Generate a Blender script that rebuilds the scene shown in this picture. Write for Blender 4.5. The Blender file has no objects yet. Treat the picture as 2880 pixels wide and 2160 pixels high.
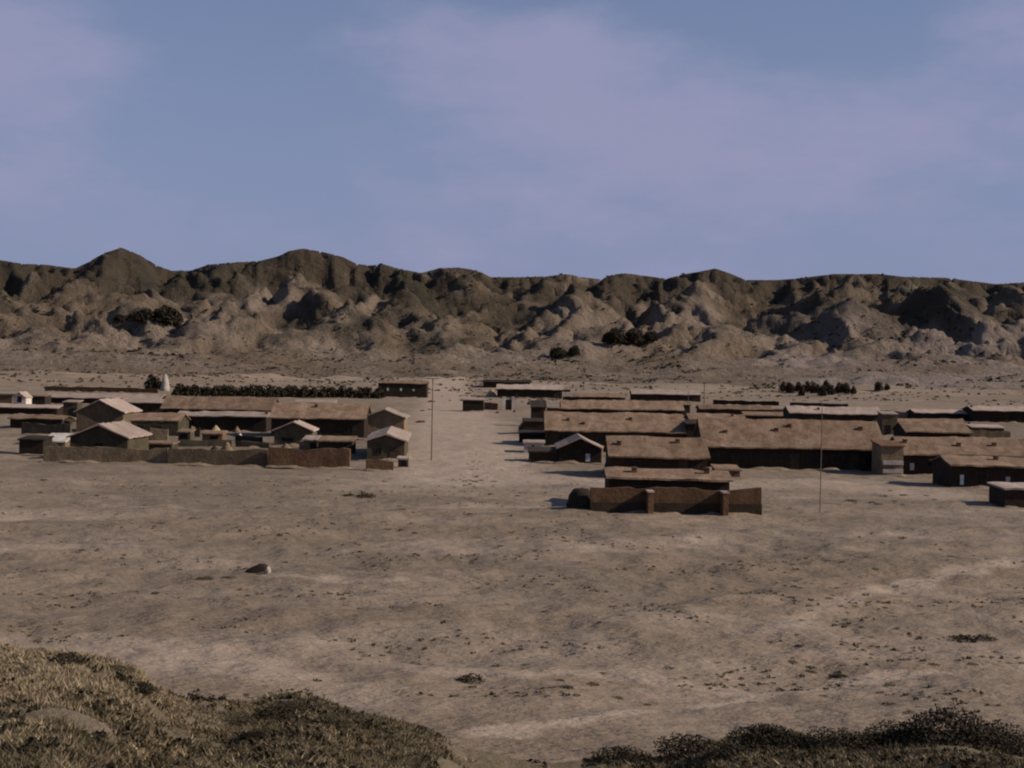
import bpy, math, random
import numpy as np

R = math.radians
SC = bpy.context.scene
COL = SC.collection

# ------------------------------------------------------------------ camera, sky, sun, exposure
F, H = 1407.0, 11.5                       # focal length in 1024-wide pixels, eye height above the plain
PITCH, ROLL = math.atan(23.0 / F), R(1.0)
SUN_EL, SUN_FRONT = R(30), R(8)           # sun to the right, a little to the camera's side
cam_d = bpy.data.cameras.new('camera'); cam = bpy.data.objects.new('camera', cam_d); COL.objects.link(cam)
cam_d.sensor_width = 36.0; cam_d.lens = 36.0 * F / 1024.0
cam_d.clip_start = 0.2; cam_d.clip_end = 30000.0
cam.location = (0, 0, H)
from mathutils import Matrix, Vector
cam.rotation_euler = (Matrix.Rotation(math.pi / 2 - PITCH, 3, 'X') @ Matrix.Rotation(ROLL, 3, 'Z')).to_euler()
SC.camera = cam

world = bpy.data.worlds.new('World'); SC.world = world; world.use_nodes = True
wn, wl = world.node_tree.nodes, world.node_tree.links
wn.clear()
def W(t, **k):
    n = wn.new(t)
    for a, b in k.items(): setattr(n, a, b)
    return n
def wmath(op, a, b=None, c=None, clamp=False):
    n = W('ShaderNodeMath', operation=op, use_clamp=clamp)
    for i, v in enumerate((a, b, c)):
        if v is None: continue
        if isinstance(v, (int, float)): n.inputs[i].default_value = v
        else: wl.new(v, n.inputs[i])
    return n.outputs[0]
sky = W('ShaderNodeTexSky', sky_type='NISHITA', sun_disc=False, sun_elevation=SUN_EL, sun_rotation=math.pi / 2 + SUN_FRONT)
sky.altitude = 1200; sky.air_density = 1.0; sky.dust_density = 0.5; sky.ozone_density = 3.0
SKY_STRENGTH = 0.085
CLOUD = (3.7, 3.7, 5.6)                 # cloud light, in the sky texture's own units
HAZE = (2.62, 2.90, 4.85)                  # the grey lavender veil low in the sky
tc = W('ShaderNodeTexCoord'); sp = W('ShaderNodeSeparateXYZ'); wl.new(tc.outputs['Generated'], sp.inputs[0])
az = wmath('ARCTAN2', sp.outputs[0], sp.outputs[1]); el = wmath('ARCSINE', sp.outputs[2])
nz = W('ShaderNodeTexNoise'); nz.inputs['Scale'].default_value = 1.0; nz.inputs['Detail'].default_value = 5; nz.inputs['Roughness'].default_value = 0.55
cmb = W('ShaderNodeCombineXYZ'); wl.new(wmath('MULTIPLY', az, 6.0), cmb.inputs[0]); wl.new(wmath('MULTIPLY', el, 14.0), cmb.inputs[1]); cmb.inputs[2].default_value = 3.3
wl.new(cmb.outputs[0], nz.inputs['Vector'])
nz2 = W('ShaderNodeTexNoise'); nz2.inputs['Scale'].default_value = 2.2; nz2.inputs['Detail'].default_value = 7; nz2.inputs['Roughness'].default_value = 0.6
wl.new(cmb.outputs[0], nz2.inputs['Vector'])
def blob(caz, cel, raz, rel):
    a = wmath('DIVIDE', wmath('SUBTRACT', az, R(caz)), R(raz)); b = wmath('DIVIDE', wmath('SUBTRACT', el, R(cel)), R(rel))
    d = wmath('ADD', wmath('MULTIPLY', a, a), wmath('MULTIPLY', b, b))
    return wmath('EXPONENT', wmath('MULTIPLY', d, -1.0))
cl = wmath('MULTIPLY', wmath('SUBTRACT', nz.outputs[0], 0.47), 2.2)
cl = wmath('ADD', cl, wmath('MULTIPLY', wmath('SUBTRACT', nz2.outputs[0], 0.5), 1.6))
for (a, b, c, d, k) in ((1.0, 11.2, 6.5, 2.9, 1.25), (-19, 10.0, 5.5, 3.4, .95), (12, 8.0, 8.5, 2.8, .8), (19, 13.4, 4.0, 1.7, .7), (4, 7.0, 8, 3.0, .4),
                        (-10.5, 11.5, 3.8, 3.4, -.6), (12.0, 13.2, 5.0, 2.0, -.7), (-3, 15.4, 14.0, 1.2, -.6)):
    cl = wmath('ADD', cl, wmath('MULTIPLY', blob(a, b, c, d), k))
mr = W('ShaderNodeMapRange', interpolation_type='SMOOTHSTEP'); wl.new(cl, mr.inputs[0])
mr.inputs[1].default_value = -0.1; mr.inputs[2].default_value = 1.25; mr.inputs[3].default_value = 0.0; mr.inputs[4].default_value = 0.8
veil = W('ShaderNodeMapRange', interpolation_type='SMOOTHSTEP'); wl.new(el, veil.inputs[0])
veil.inputs[1].default_value = R(-2); veil.inputs[2].default_value = R(30); veil.inputs[3].default_value = 0.93; veil.inputs[4].default_value = 0.0
def wmix(fac, a, b):
    m = W('ShaderNodeMix', data_type='RGBA'); wl.new(fac, m.inputs[0])
    for i, v in ((6, a), (7, b)):
        if isinstance(v, tuple): m.inputs[i].default_value = (*v, 1)
        else: wl.new(v, m.inputs[i])
    return m.outputs[2]
c1 = wmix(veil.outputs[0], sky.outputs[0], HAZE)
c2 = wmix(mr.outputs[0], c1, CLOUD)
bg = W('ShaderNodeBackground'); bg.inputs[1].default_value = SKY_STRENGTH; wl.new(c2, bg.inputs[0])
wo = W('ShaderNodeOutputWorld'); wl.new(bg.outputs[0], wo.inputs[0])

sun_d = bpy.data.lights.new('sun', 'SUN'); sun = bpy.data.objects.new('sun', sun_d); COL.objects.link(sun)
sun_d.energy = 4.9; sun_d.angle = R(0.5); sun_d.color = (1.0, 0.89, 0.74)
SDIR = Vector((math.cos(SUN_EL) * math.cos(SUN_FRONT), -math.cos(SUN_EL) * math.sin(SUN_FRONT), math.sin(SUN_EL)))
sun.rotation_euler = SDIR.to_track_quat('Z', 'Y').to_euler(); sun.location = (60, -10, 60)
vs = SC.view_settings
vs.view_transform = 'Standard'; vs.look = 'None'; vs.gamma = 1.0; vs.exposure = 0.0; vs.use_curve_mapping = False
SC.render.engine = 'CYCLES'
SC.cycles.filter_width = 2.1
SC.cycles.max_bounces = 6

# ------------------------------------------------------------------ pixel <-> place
def ray(px, py):
    dx, dy = px - 512.0, py - 384.0
    a = dx * math.cos(ROLL) + dy * math.sin(ROLL); b = -dx * math.sin(ROLL) + dy * math.cos(ROLL)
    u, v = a / F, b / F
    return u, math.cos(PITCH) - v * math.sin(PITCH), -math.sin(PITCH) - v * math.cos(PITCH)
def G(px, py):                            # point of the plain (z = 0)
    x, y, z = ray(px, py); t = H / -z
    return x * t, y * t
def Z(px, py, Y):                         # height seen at depth Y
    x, y, z = ray(px, py); return H + Y * z / y
def X(px, py, Y):
    x, y, z = ray(px, py); return Y * x / y

# ------------------------------------------------------------------ noise
def _h(ix, iy, s):
    n = (ix.astype(np.int64) * 374761393 + iy.astype(np.int64) * 668265263 + s * 1442695041) & 0xFFFFFFFF
    n = ((n ^ (n >> 13)) * 1274126177) & 0xFFFFFFFF
    n = ((n ^ (n >> 16)) * 2246822519) & 0xFFFFFFFF
    return ((n ^ (n >> 15)) & 0xFFFF) / 65535.0 * 2 * np.pi
def perlin(x, y, s=0):
    ix, iy = np.floor(x), np.floor(y); fx, fy = x - ix, y - iy
    u = fx * fx * fx * (fx * (fx * 6 - 15) + 10); v = fy * fy * fy * (fy * (fy * 6 - 15) + 10)
    def g(ox, oy):
        a = _h(ix + ox, iy + oy, s); return np.cos(a) * (fx - ox) + np.sin(a) * (fy - oy)
    a, b, c, d = g(0, 0), g(1, 0), g(0, 1), g(1, 1)
    return ((a + (b - a) * u) * (1 - v) + (c + (d - c) * u) * v) * 1.5
def fbm(x, y, o, s=0, gain=.5):
    t = 0; a = 1.0
    for i in range(o):
        t = t + a * perlin(x, y, s + i * 17); x = x * 2.03 + 5.1; y = y * 2.03 + 9.7; a *= gain
    return t
def sst(a, b, x):
    t = np.clip((x - a) / (b - a), 0, 1); return t * t * (3 - 2 * t)

# ------------------------------------------------------------------ materials
def material(name, build, rough=0.95):
    m = bpy.data.materials.new(name); m.use_nodes = True
    nt = m.node_tree; b = nt.nodes['Principled BSDF']; b.inputs['Roughness'].default_value = rough
    b.inputs['Specular IOR Level'].default_value = 0.15
    build(nt, b); return m
def nnoise(nt, vec, scale, detail=4, rough=.55, dist=0):
    n = nt.nodes.new('ShaderNodeTexNoise'); n.inputs['Scale'].default_value = scale; n.inputs['Detail'].default_value = detail
    n.inputs['Roughness'].default_value = rough; n.inputs['Distortion'].default_value = dist; nt.links.new(vec, n.inputs['Vector']); return n.outputs[0]
def nramp(nt, fac, lo, hi, a=0.0, b=1.0):
    n = nt.nodes.new('ShaderNodeMapRange'); n.interpolation_type = 'SMOOTHSTEP'; nt.links.new(fac, n.inputs[0])
    for i, v in enumerate((lo, hi, a, b)): n.inputs[i + 1].default_value = v
    return n.outputs[0]
def nmix(nt, fac, a, b, mode='MIX'):
    m = nt.nodes.new('ShaderNodeMix'); m.data_type = 'RGBA'; m.blend_type = mode
    if isinstance(fac, float): m.inputs[0].default_value = fac
    else: nt.links.new(fac, m.inputs[0])
    for i, v in ((6, a), (7, b)):
        if isinstance(v, tuple): m.inputs[i].default_value = (*v, 1)
        else: nt.links.new(v, m.inputs[i])
    return m.outputs[2]
def nmath(nt, op, a, b):
    n = nt.nodes.new('ShaderNodeMath'); n.operation = op
    for i, v in enumerate((a, b)):
        if isinstance(v, (int, float)): n.inputs[i].default_value = v
        else: nt.links.new(v, n.inputs[i])
    return n.outputs[0]
def nbump(nt, b, height, dist, strength=1.0):
    n = nt.nodes.new('ShaderNodeBump'); n.inputs['Distance'].default_value = dist; n.inputs['Strength'].default_value = strength
    nt.links.new(height, n.inputs['Height']); nt.links.new(n.outputs[0], b.inputs['Normal'])
def pos(nt): return nt.nodes.new('ShaderNodeNewGeometry').outputs['Position']
def objc(nt): return nt.nodes.new('ShaderNodeTexCoord').outputs['Object']
def attr(nt, name):
    n = nt.nodes.new('ShaderNodeAttribute'); n.attribute_name = name; return n.outputs['Fac']
def orand(nt): return nt.nodes.new('ShaderNodeObjectInfo').outputs['Random']

def b_ground(nt, b):
    p0 = pos(nt); mp = nt.nodes.new('ShaderNodeMapping'); mp.inputs['Scale'].default_value = (.45, 1.0, 1.0); mp.inputs['Rotation'].default_value = (0, 0, .12); nt.links.new(p0, mp.inputs[0]); p = mp.outputs[0]
    big = nramp(nt, nnoise(nt, p, .075, 5, .62, .8), .40, .60)
    vbig = nramp(nt, nnoise(nt, p, .028, 4, .6, 1.0), .42, .60)
    c = nmix(nt, big, (.268, .188, .128), (.335, .250, .192))
    c = nmix(nt, nmath(nt, 'MULTIPLY', vbig, .55), c, (.180, .127, .086))
    red = nramp(nt, nnoise(nt, p, .022, 3), .52, .68)
    c = nmix(nt, nmath(nt, 'MULTIPLY', red, .6), c, (.265, .162, .105))
    c = nmix(nt, nmath(nt, 'MULTIPLY', attr(nt, 'scrub'), .85), c, (.105, .078, .048))
    mid = nramp(nt, nnoise(nt, p, .32, 5, .65), .35, .68)
    c = nmix(nt, nmath(nt, 'MULTIPLY', mid, .6), c, (.152, .108, .072))
    pal = nramp(nt, nnoise(nt, p, .11, 5, .65, .8), .54, .70)
    c = nmix(nt, nmath(nt, 'MULTIPLY', pal, .5), c, (.39, .295, .228))
    sp_ = nramp(nt, nnoise(nt, p, 2.2, 4, .7), .56, .70)
    c = nmix(nt, nmath(nt, 'MULTIPLY', sp_, .50), c, (.085, .068, .045))
    c = nmix(nt, nmath(nt, 'MULTIPLY', attr(nt, 'sand'), .9), c, (.46, .345, .265))
    fine = nnoise(nt, p, 9.0, 4, .7)
    c = nmix(nt, .28, c, nmix(nt, fine, (.10, .08, .06), (.34, .28, .23)))
    nt.links.new(c, b.inputs['Base Color'])
    nbump(nt, b, nmath(nt, 'ADD', nmath(nt, 'MULTIPLY', nnoise(nt, p, .7, 5, .65), 1.0), nmath(nt, 'MULTIPLY', nnoise(nt, p, 4.0, 4, .6), .25)), .55, 1.0)
def b_hills(nt, b):
    p = pos(nt)
    veg = attr(nt, 'scrub')
    n1 = nnoise(nt, p, .045, 6, .62, .4)
    v = nramp(nt, nmath(nt, 'ADD', veg, nmath(nt, 'MULTIPLY', nmath(nt, 'SUBTRACT', n1, .5), 1.7)), .25, .95)
    sand = nmix(nt, nramp(nt, nnoise(nt, p, .02, 4), .38, .62), (.190, .136, .092), (.255, .192, .146))
    c = nmix(nt, v, sand, (.078, .057, .039))
    grn = nramp(nt, nnoise(nt, p, .028, 3), .52, .66)
    c = nmix(nt, nmath(nt, 'MULTIPLY', nmath(nt, 'MULTIPLY', grn, v), .7), c, (.046, .040, .027))
    d = nramp(nt, nnoise(nt, p, .11, 6, .72), .50, .64)
    c = nmix(nt, nmath(nt, 'MULTIPLY', d, nmath(nt, 'ADD', nmath(nt, 'MULTIPLY', v, .35), .38)), c, (.060, .052, .034))
    c = nmix(nt, nmath(nt, 'MULTIPLY', attr(nt, 'sand'), .7), c, (.30, .235, .205))
    nt.links.new(c, b.inputs['Base Color'])
    nbump(nt, b, nnoise(nt, p, .10, 8, .70), 9.0, 1.0)
def b_dune(nt, b):
    p = pos(nt)
    c = nmix(nt, nramp(nt, nnoise(nt, p, .22, 4, .6, .5), .40, .62), (.190, .142, .088), (.255, .190, .136))
    c = nmix(nt, nmath(nt, 'MULTIPLY', nramp(nt, nnoise(nt, p, 2.6, 5, .7), .46, .68), .55), c, (.082, .068, .038))
    c = nmix(nt, .35, c, nmix(nt, nnoise(nt, p, 16, 4, .7), (.06, .05, .03), (.30, .24, .17)))
    nt.links.new(c, b.inputs['Base Color'])
    nbump(nt, b, nnoise(nt, p, 5.0, 6, .7), .22, 1.0)
def b_flat(a, c2, scale, bump=.05, var=.25):
    def f(nt, b):
        p = objc(nt)
        m = nmix(nt, nramp(nt, nnoise(nt, p, scale, 5, .65, .4), .32, .68), a, c2)
        st = nramp(nt, nnoise(nt, p, scale * 5, 4, .7), .45, .7)
        m = nmix(nt, nmath(nt, 'MULTIPLY', st, .5), m, tuple(x * .5 for x in a))
        r = nramp(nt, orand(nt), 0, 1, 1 - var, 1 + var)
        v = nt.nodes.new('ShaderNodeVectorMath'); v.operation = 'SCALE'; nt.links.new(m, v.inputs[0]); nt.links.new(r, v.inputs['Scale'])
        nt.links.new(v.outputs[0], b.inputs['Base Color'])
        nbump(nt, b, nnoise(nt, p, scale * 4, 5, .65), bump, .8)
    return f
M = {}
M['ground'] = material('sandy ground', b_ground)
M['hills'] = material('hill earth', b_hills)
M['dune'] = material('dune turf', b_dune)
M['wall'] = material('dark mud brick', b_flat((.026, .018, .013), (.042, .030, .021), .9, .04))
M['yard'] = material('rammed earth', b_flat((.130, .092, .056), (.190, .138, .088), .7, .08))
M['yardred'] = material('reddish rammed earth', b_flat((.105, .056, .030), (.150, .086, .050), .7, .08))
M['plaster'] = material('mud plaster', b_flat((.062, .049, .031), (.098, .078, .050), .6, .05))
M['white'] = material('whitewash', b_flat((.48, .40, .36), (.62, .55, .50), .8, .02))
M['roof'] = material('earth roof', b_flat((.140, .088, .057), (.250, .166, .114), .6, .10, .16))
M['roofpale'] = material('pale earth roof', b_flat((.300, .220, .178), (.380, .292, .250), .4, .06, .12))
M['wood'] = material('old wood', b_flat((.034, .022, .015), (.060, .042, .030), 1.5, .02))
M['paledoor'] = material('pale painted wood', b_flat((.40, .42, .45), (.52, .53, .55), 1.5, .01))
M['glass'] = material('dark pane', lambda nt, b: (b.inputs['Base Color'].__setattr__('default_value', (.012, .013, .015, 1))), .15)
M['straw'] = material('straw', b_flat((.270, .205, .120), (.360, .285, .185), 1.2, .15))
M['dkstraw'] = material('straw darkened for shade', b_flat((.028, .022, .015), (.046, .036, .024), 1.2, .15))  # near-black colour holds the wall's shade on the stack; dark heaps share it
M['stone'] = material('pale stone', b_flat((.24, .20, .17), (.36, .31, .27), 2.0, .1))
M['pole'] = material('weathered pole', b_flat((.11, .085, .068), (.17, .13, .11), 1.0, .01))
def b_leaf(a, c2):
    def f(nt, b):
        n = nramp(nt, nnoise(nt, pos(nt), 1.3, 3), .35, .65)
        c = nmix(nt, n, a, c2); nt.links.new(c, b.inputs['Base Color'])
    return f
M['leafdark'] = material('dark scrub leaf', b_leaf((.022, .018, .011), (.044, .035, .022)))
M['leaf'] = material('scrub leaf', b_leaf((.052, .043, .026), (.100, .080, .050)))
M['drygrass'] = material('dry grass', b_leaf((.235, .178, .110), (.315, .240, .156)))
M['oldgrass'] = material('old brown grass', b_leaf((.080, .062, .036), (.140, .108, .066)))
M['bark'] = material('bark', b_flat((.05, .038, .028), (.085, .065, .050), 3, .02))

# ------------------------------------------------------------------ mesh and object helpers
def mesh(name, v, f, mat=None, smooth=False):
    me = bpy.data.meshes.new(name)
    if isinstance(f, np.ndarray):
        v = np.asarray(v, dtype=np.float32); k = f.shape[1]
        me.vertices.add(len(v)); me.vertices.foreach_set('co', v.ravel())
        me.loops.add(f.size); me.loops.foreach_set('vertex_index', f.ravel().astype(np.int32))
        me.polygons.add(len(f)); me.polygons.foreach_set('loop_start', np.arange(0, f.size, k, dtype=np.int32))
        me.polygons.foreach_set('loop_total', np.full(len(f), k, dtype=np.int32)); me.update(calc_edges=True)
    else:
        me.from_pydata([tuple(p) for p in v], [], [tuple(q) for q in f]); me.update()
    if mat: me.materials.append(mat)
    if smooth: me.polygons.foreach_set('use_smooth', np.ones(len(me.polygons), dtype=bool))
    return me
def link(name, me, parent=None, loc=(0, 0, 0), rz=0):
    o = bpy.data.objects.new(name, me); COL.objects.link(o); o.location = loc; o.rotation_euler = (0, 0, rz)
    if parent: o.parent = parent
    return o
def tag(o, label=None, cat=None, group=None, kind=None):
    for k, v in (('label', label), ('category', cat), ('group', group), ('kind', kind)):
        if v: o[k] = v
    return o
def empty(name, loc, rz=0):
    o = link(name, None, None, loc, rz); o.empty_display_size = .5; return o
class MB:
    def __init__(s): s.v = []; s.f = []
    def box(s, x0, x1, y0, y1, z0, z1):
        n = len(s.v); s.v += [(x0, y0, z0), (x1, y0, z0), (x1, y1, z0), (x0, y1, z0), (x0, y0, z1), (x1, y0, z1), (x1, y1, z1), (x0, y1, z1)]
        s.f += [tuple(n + i for i in q) for q in ((0, 3, 2, 1), (4, 5, 6, 7), (0, 1, 5, 4), (1, 2, 6, 5), (2, 3, 7, 6), (3, 0, 4, 7))]; return s
    def rings(s, rings, cap=True):
        n = len(s.v); k = len(rings[0])
        for r in rings: s.v += list(r)
        for i in range(len(rings) - 1):
            for j in range(k):
                a, b = n + i * k + j, n + i * k + (j + 1) % k
                s.f.append((a, b, b + k, a + k))
        if cap: s.f.append(tuple(n + j for j in reversed(range(k)))); s.f.append(tuple(n + (len(rings) - 1) * k + j for j in range(k)))
        return s
    def tube(s, pts, rad, k=8):
        rs = []
        for p, r in zip(pts, rad):
            rs.append([(p[0] + r * math.cos(2 * math.pi * j / k), p[1] + r * math.sin(2 * math.pi * j / k), p[2]) for j in range(k)])
        return s.rings(rs)
    def build(s, name, mat, parent=None, smooth=False): return link(name, mesh(name, s.v, s.f, mat, smooth), parent)
rng = random.Random(7)

# ------------------------------------------------------------------ terrain: one sheet round the camera, split into dune, plain and hills
def build_terrain():
    th = np.concatenate([np.arange(-180, -60, 3.0), np.arange(-60, -27, .5), np.arange(-27, 27, .1), np.arange(27, 60, .5), np.arange(60, 180.01, 3.0)])
    def geo(a, b, q): n = int(math.ceil(math.log(b / a) / math.log(q))); return a * (b / a) ** (np.arange(n) / n)
    r = np.concatenate([[.02], geo(.6, 14, 1.06), geo(14, 46, 1.008), geo(46, 545, 1.0062), geo(545, 1000, 1.0042), geo(1000, 9000, 1.05), [9000]])
    T, RR = np.meshgrid(R(1) * th, r); x = RR * np.sin(T); y = RR * np.cos(T)
    # plain
    am = sst(26, 60, RR) * (1 - .55 * sst(85, 130, RR))
    z = am * (.42 * fbm(x / 15, y / 12, 3, 3) + .17 * fbm(x / 3.6, y / 3.0, 3, 11))
    z = z + .10 * sst(40, 60, RR) * np.maximum(fbm(x / 5, y / 3.2, 3, 23) - .15, 0) * 1.6 * (1 - sst(400, 520, RR))
    # hills
    sky2212 = [(0,560),(50,568),(100,570),(160,578),(190,565),(225,545),(262,533),(300,548),(340,572),(370,583),(410,583),(450,570),(500,565),(560,562),(600,552),(625,540),(655,535),(700,543),(740,553),(770,568),(800,572),(825,568),(860,578),(910,588),(950,577),(990,576),(1030,582),(1060,597),(1130,597),(1180,595),(1225,590),(1260,597),(1300,602),(1320,592),(1350,588),(1400,595),(1440,600),(1480,590),(1510,585),(1545,578),(1580,590),(1610,603),(1680,603),(1720,600),(1760,595),(1800,590),(1900,590),(1950,596),(2040,598),(2080,603),(2120,608),(2150,612),(2212,608)]
    ang, er = [], []
    for a, b in sky2212:
        rx, ry, rz = ray(a / 2.16, b / 2.16 + .8); ang.append(math.degrees(math.atan2(rx, ry))); er.append(rz / math.hypot(rx, ry))
    ang = np.array(ang); er = np.array(er)
    e = np.interp(th, ang, er)
    out = np.clip((np.abs(th) - 20.2) / 6, 0, 1)
    e = e + out * (.008 * np.array([math.sin(t * .35) + .6 * math.sin(t * .9 + 1) for t in th]))
    es = np.convolve(np.pad(e, 30, 'edge'), np.ones(61) / 61, 'valid') - .006
    C = H + es * 850
    wob = 34 * perlin(T * 7, T * 0 + 2.2, 5)
    q = RR + wob * sst(500, 620, RR)
    prof = np.interp(q, [470, 520, 570, 620, 670, 725, 790, 860, 950, 1100, 1600, 3000, 9000], [0, .035, .10, .20, .31, .40, .50, .60, .62, .6, .5, .3, .15])
    wx = x + 10 * perlin(x / 60, y / 60, 41) + 4 * perlin(x / 22, y / 22, 42); wy = y + 10 * perlin(x / 60, y / 60, 43) + 4 * perlin(x / 22, y / 22, 44)
    lump = perlin(wx / 120, wy / 110, 55)
    hw = sst(585, 690, q) * (1 - sst(1000, 1500, RR) * .6)
    base = C[None, :] * prof + hw * 5 * lump
    mg = np.random.default_rng(12)
    peaks = []                            # direction, distance, height of each hill top
    eat = lambda d: np.interp(d, th, e)
    d_ = -36.0
    while d_ < 36:                        # tops along the skyline
        r_ = mg.uniform(800, 850); peaks.append((d_, r_, H + eat(d_) * r_ - mg.uniform(0, 3.0))); d_ += mg.uniform(.7, 1.5)
    for px_ in (262, 655, 825, 950, 1225, 1350, 1545, 1850, 0, 1440):
        d_ = np.interp(px_, [p[0] for p in sky2212], ang); peaks.append((d_, 800, H + eat(d_) * 800 - .5))
    for k_ in range(340):
        f_ = mg.random(); r_ = 668 + 142 * f_; d_ = mg.uniform(-36, 36)
        top = -.004 + (eat(d_) - .004) * (.40 + .64 * f_ ** .8) + mg.normal() * .005
        peaks.append((d_, r_, H + min(top, eat(d_) - .006) * r_))
    cone = np.full_like(z, -60.0)
    for d_, r_, zt_ in peaks:
        cx_, cy_ = r_ * math.sin(R(d_)), r_ * math.cos(R(d_))
        sl_ = mg.uniform(.60, 1.0); tilt = mg.uniform(-.5, .5); ey = mg.uniform(.5, .9)
        sub = (np.abs(RR - r_) < 130) & (np.abs(T - R(d_)) < .16)
        dx_, dy_ = wx[sub] - cx_, wy[sub] - cy_
        dd = np.hypot(dx_ + tilt * dy_, dy_ * ey)
        cone[sub] = np.maximum(cone[sub], zt_ - sl_ * (np.sqrt(dd * dd + 2.5) - 1.6))
    rid = 1 - np.abs(perlin(wx / 30, wy / 46, 51)) * 2.3
    rg = 0; a_ = 1.0
    for k_ in range(4):
        sc_ = 30 / 2.1 ** k_; rg = rg + a_ * (.42 - np.abs(perlin((wx + .35 * wy) / sc_, wy / (sc_ * 1.2), 70 + k_)) * 1.6); a_ *= .52
    over = np.maximum(cone - base, 0) * sst(575, 640, RR)
    zh = base + over + hw * (5.6 * rg + 1.1 * fbm(x / 7, y / 7, 3, 57))
    ap = sst(490, 590, q) * (1 - sst(640, 740, q))
    zh = zh + ap * (1.8 * fbm(x / 34, y / 26, 4, 61) + 1.2 * (1 - np.abs(perlin(wx / 34, wy / 15, 63)) * 2))
    hz = sst(455, 520, RR)
    z = z * (1 - hz) + hz * (zh + .5 * z)
    sel = (r > 640) & (r < 1100)
    t = sst(740, 810, RR)
    for _ in range(3):
        m = np.max((z[sel] - H) / RR[sel], axis=0)
        z = z + t * (e - m)[None, :] * np.minimum(RR, 1200)
    # the dune we stand on
    cr2212 = [(-400,1400),(0,1416),(80,1418),(150,1422),(230,1436),(290,1460),(330,1500),(380,1520),(440,1518),(500,1524),(560,1520),(600,1512),(660,1514),(720,1532),(780,1556),(860,1576),(920,1592),(960,1612),(1000,1640),(1060,1652),(1120,1664),(1200,1662),(1260,1656),(1310,1648),(1380,1645),(1450,1650),(1550,1622),(1620,1606),(1680,1604),(1760,1612),(1840,1606),(1900,1600),(1980,1592),(2060,1592),(2120,1604),(2212,1622),(2600,1640)]
    ka, kk = [], []
    for a, b in cr2212:
        rx, ry, rz = ray(a / 2.16, b / 2.16); ka.append(math.degrees(math.atan2(rx, ry))); kk.append(-rz / math.hypot(rx, ry))
    k = np.interp(th, ka, kk)
    rc = 25.5 + 2.5 * perlin(T[0] * 5, T[0] * 0 + .7, 71)
    s = (rc - RR)
    zn = H - k * rc + np.where(s > 0, s * .115, 0)
    fall = np.where(s < 0, -s, 0)
    zn = zn - (fall ** 2 / (fall + 3.0)) * .62
    zn = zn + .16 * fbm(x / 2.6, y / 2.6, 4, 81) * sst(6, 14, RR) * np.clip(1 - fall / 14, 0, 1)
    zd = np.maximum(zn, z)
    bl = (RR < 46)
    sm = np.logaddexp(zn / .25, z / .25) * .25
    z = np.where(bl, np.where(RR < 36, np.maximum(sm, zd), zd), z)
    # colour attributes
    sand = np.zeros_like(z)
    def path(pts, wid, k):
        nonlocal sand
        g = [G(a / 2.16, b / 2.16) for a, b in pts]
        d = np.full(z.shape, 1e9)
        for (ax, ay), (bx, by) in zip(g[:-1], g[1:]):
            L2 = (bx - ax) ** 2 + (by - ay) ** 2; tt = np.clip(((x - ax) * (bx - ax) + (y - ay) * (by - ay)) / L2, 0, 1)
            d = np.minimum(d, np.hypot(x - ax - tt * (bx - ax), y - ay - tt * (by - ay)))
        sand = np.maximum(sand, k * (1 - sst(wid * .4, wid, d + .9 * fbm(x / 4, y / 4, 2, 91))))
    near = RR < 500
    path([(1680, 1370), (1790, 1315), (1900, 1268), (2060, 1238), (2300, 1200)], 1.1, .6)
    path([(1020, 1590), (1180, 1570), (1330, 1545), (1480, 1520), (1700, 1478), (1850, 1455), (2240, 1440)], .55, .75)
    path([(920, 1440), (1100, 1450), (1350, 1450), (1560, 1470)], 1.2, .5)
    path([(600, 1250), (720, 1255), (860, 1262)], 1.2, .6)
    path([(0, 1385), (300, 1400), (550, 1440), (760, 1500)], 2.5, .45)
    path([(0, 1110), (100, 1108), (180, 1110)], 5.0, .55)
    path([(1010, 1035), (1000, 960), (985, 900), (968, 850), (960, 830)], 11, .85)
    path([(1150, 1035), (1400, 1050), (1750, 1045), (2000, 1068)], 7, .6)
    path([(1390, 800), (1500, 850), (1330, 838)], 10, .3)
    scrub = np.clip(.5 + 1.6 * fbm(x / 16, y / 9, 3, 95), 0, 1) * sst(50, 70, RR) * (1 - sst(118, 150, RR)) * .55
    scrub = scrub + np.clip(.2 + 1.5 * fbm(x / 10, y / 7, 3, 97), 0, 1) * sst(128, 138, RR) * (1 - sst(148, 160, RR)) * .5
    pxy = 512 + F * np.tan(np.clip(T, -1, 1))
    wl_ = np.clip(.8 + .5 * fbm(x / 6, y / 6, 3, 93), 0, 1)
    soil = sst(20, 45, pxy) * (1 - sst(370, 395, pxy)) * sst(149, 153, RR) * (1 - sst(330, 420, RR))
    soil = np.maximum(soil, sst(545, 575, pxy) * (1 - sst(1060, 1100, pxy)) * sst(158, 170, RR) * (1 - sst(330, 420, RR)) * .75)
    scrub = np.maximum(scrub, soil * wl_)
    pxx = 512 + F * np.tan(np.clip(T, -1, 1))
    hveg = sst(.20, .56, prof + .16 * lump + .10 * (rid - .5)) * hz * (.9 + .1 * sst(250, 800, pxx)) + .22 * sst(470, 560, q) * (1 - sst(350, 620, pxx))
    hsand = np.clip(fbm(x / 60, y / 40, 3, 99) * .9 + .12 + .4 * sst(500, 900, pxx), 0, 1) * sst(480, 560, q) * (1 - sst(640, 760, q)) * (.35 + .9 * sst(560, 850, pxx))
    scrub = np.where(RR > 545, hveg, scrub); sand = np.where(RR > 545, hsand, sand)
    nr, nc = z.shape
    i3 = int(np.searchsorted(r, 36.5)); i4 = int(np.searchsorted(r, 545 - 1e-6))
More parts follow.
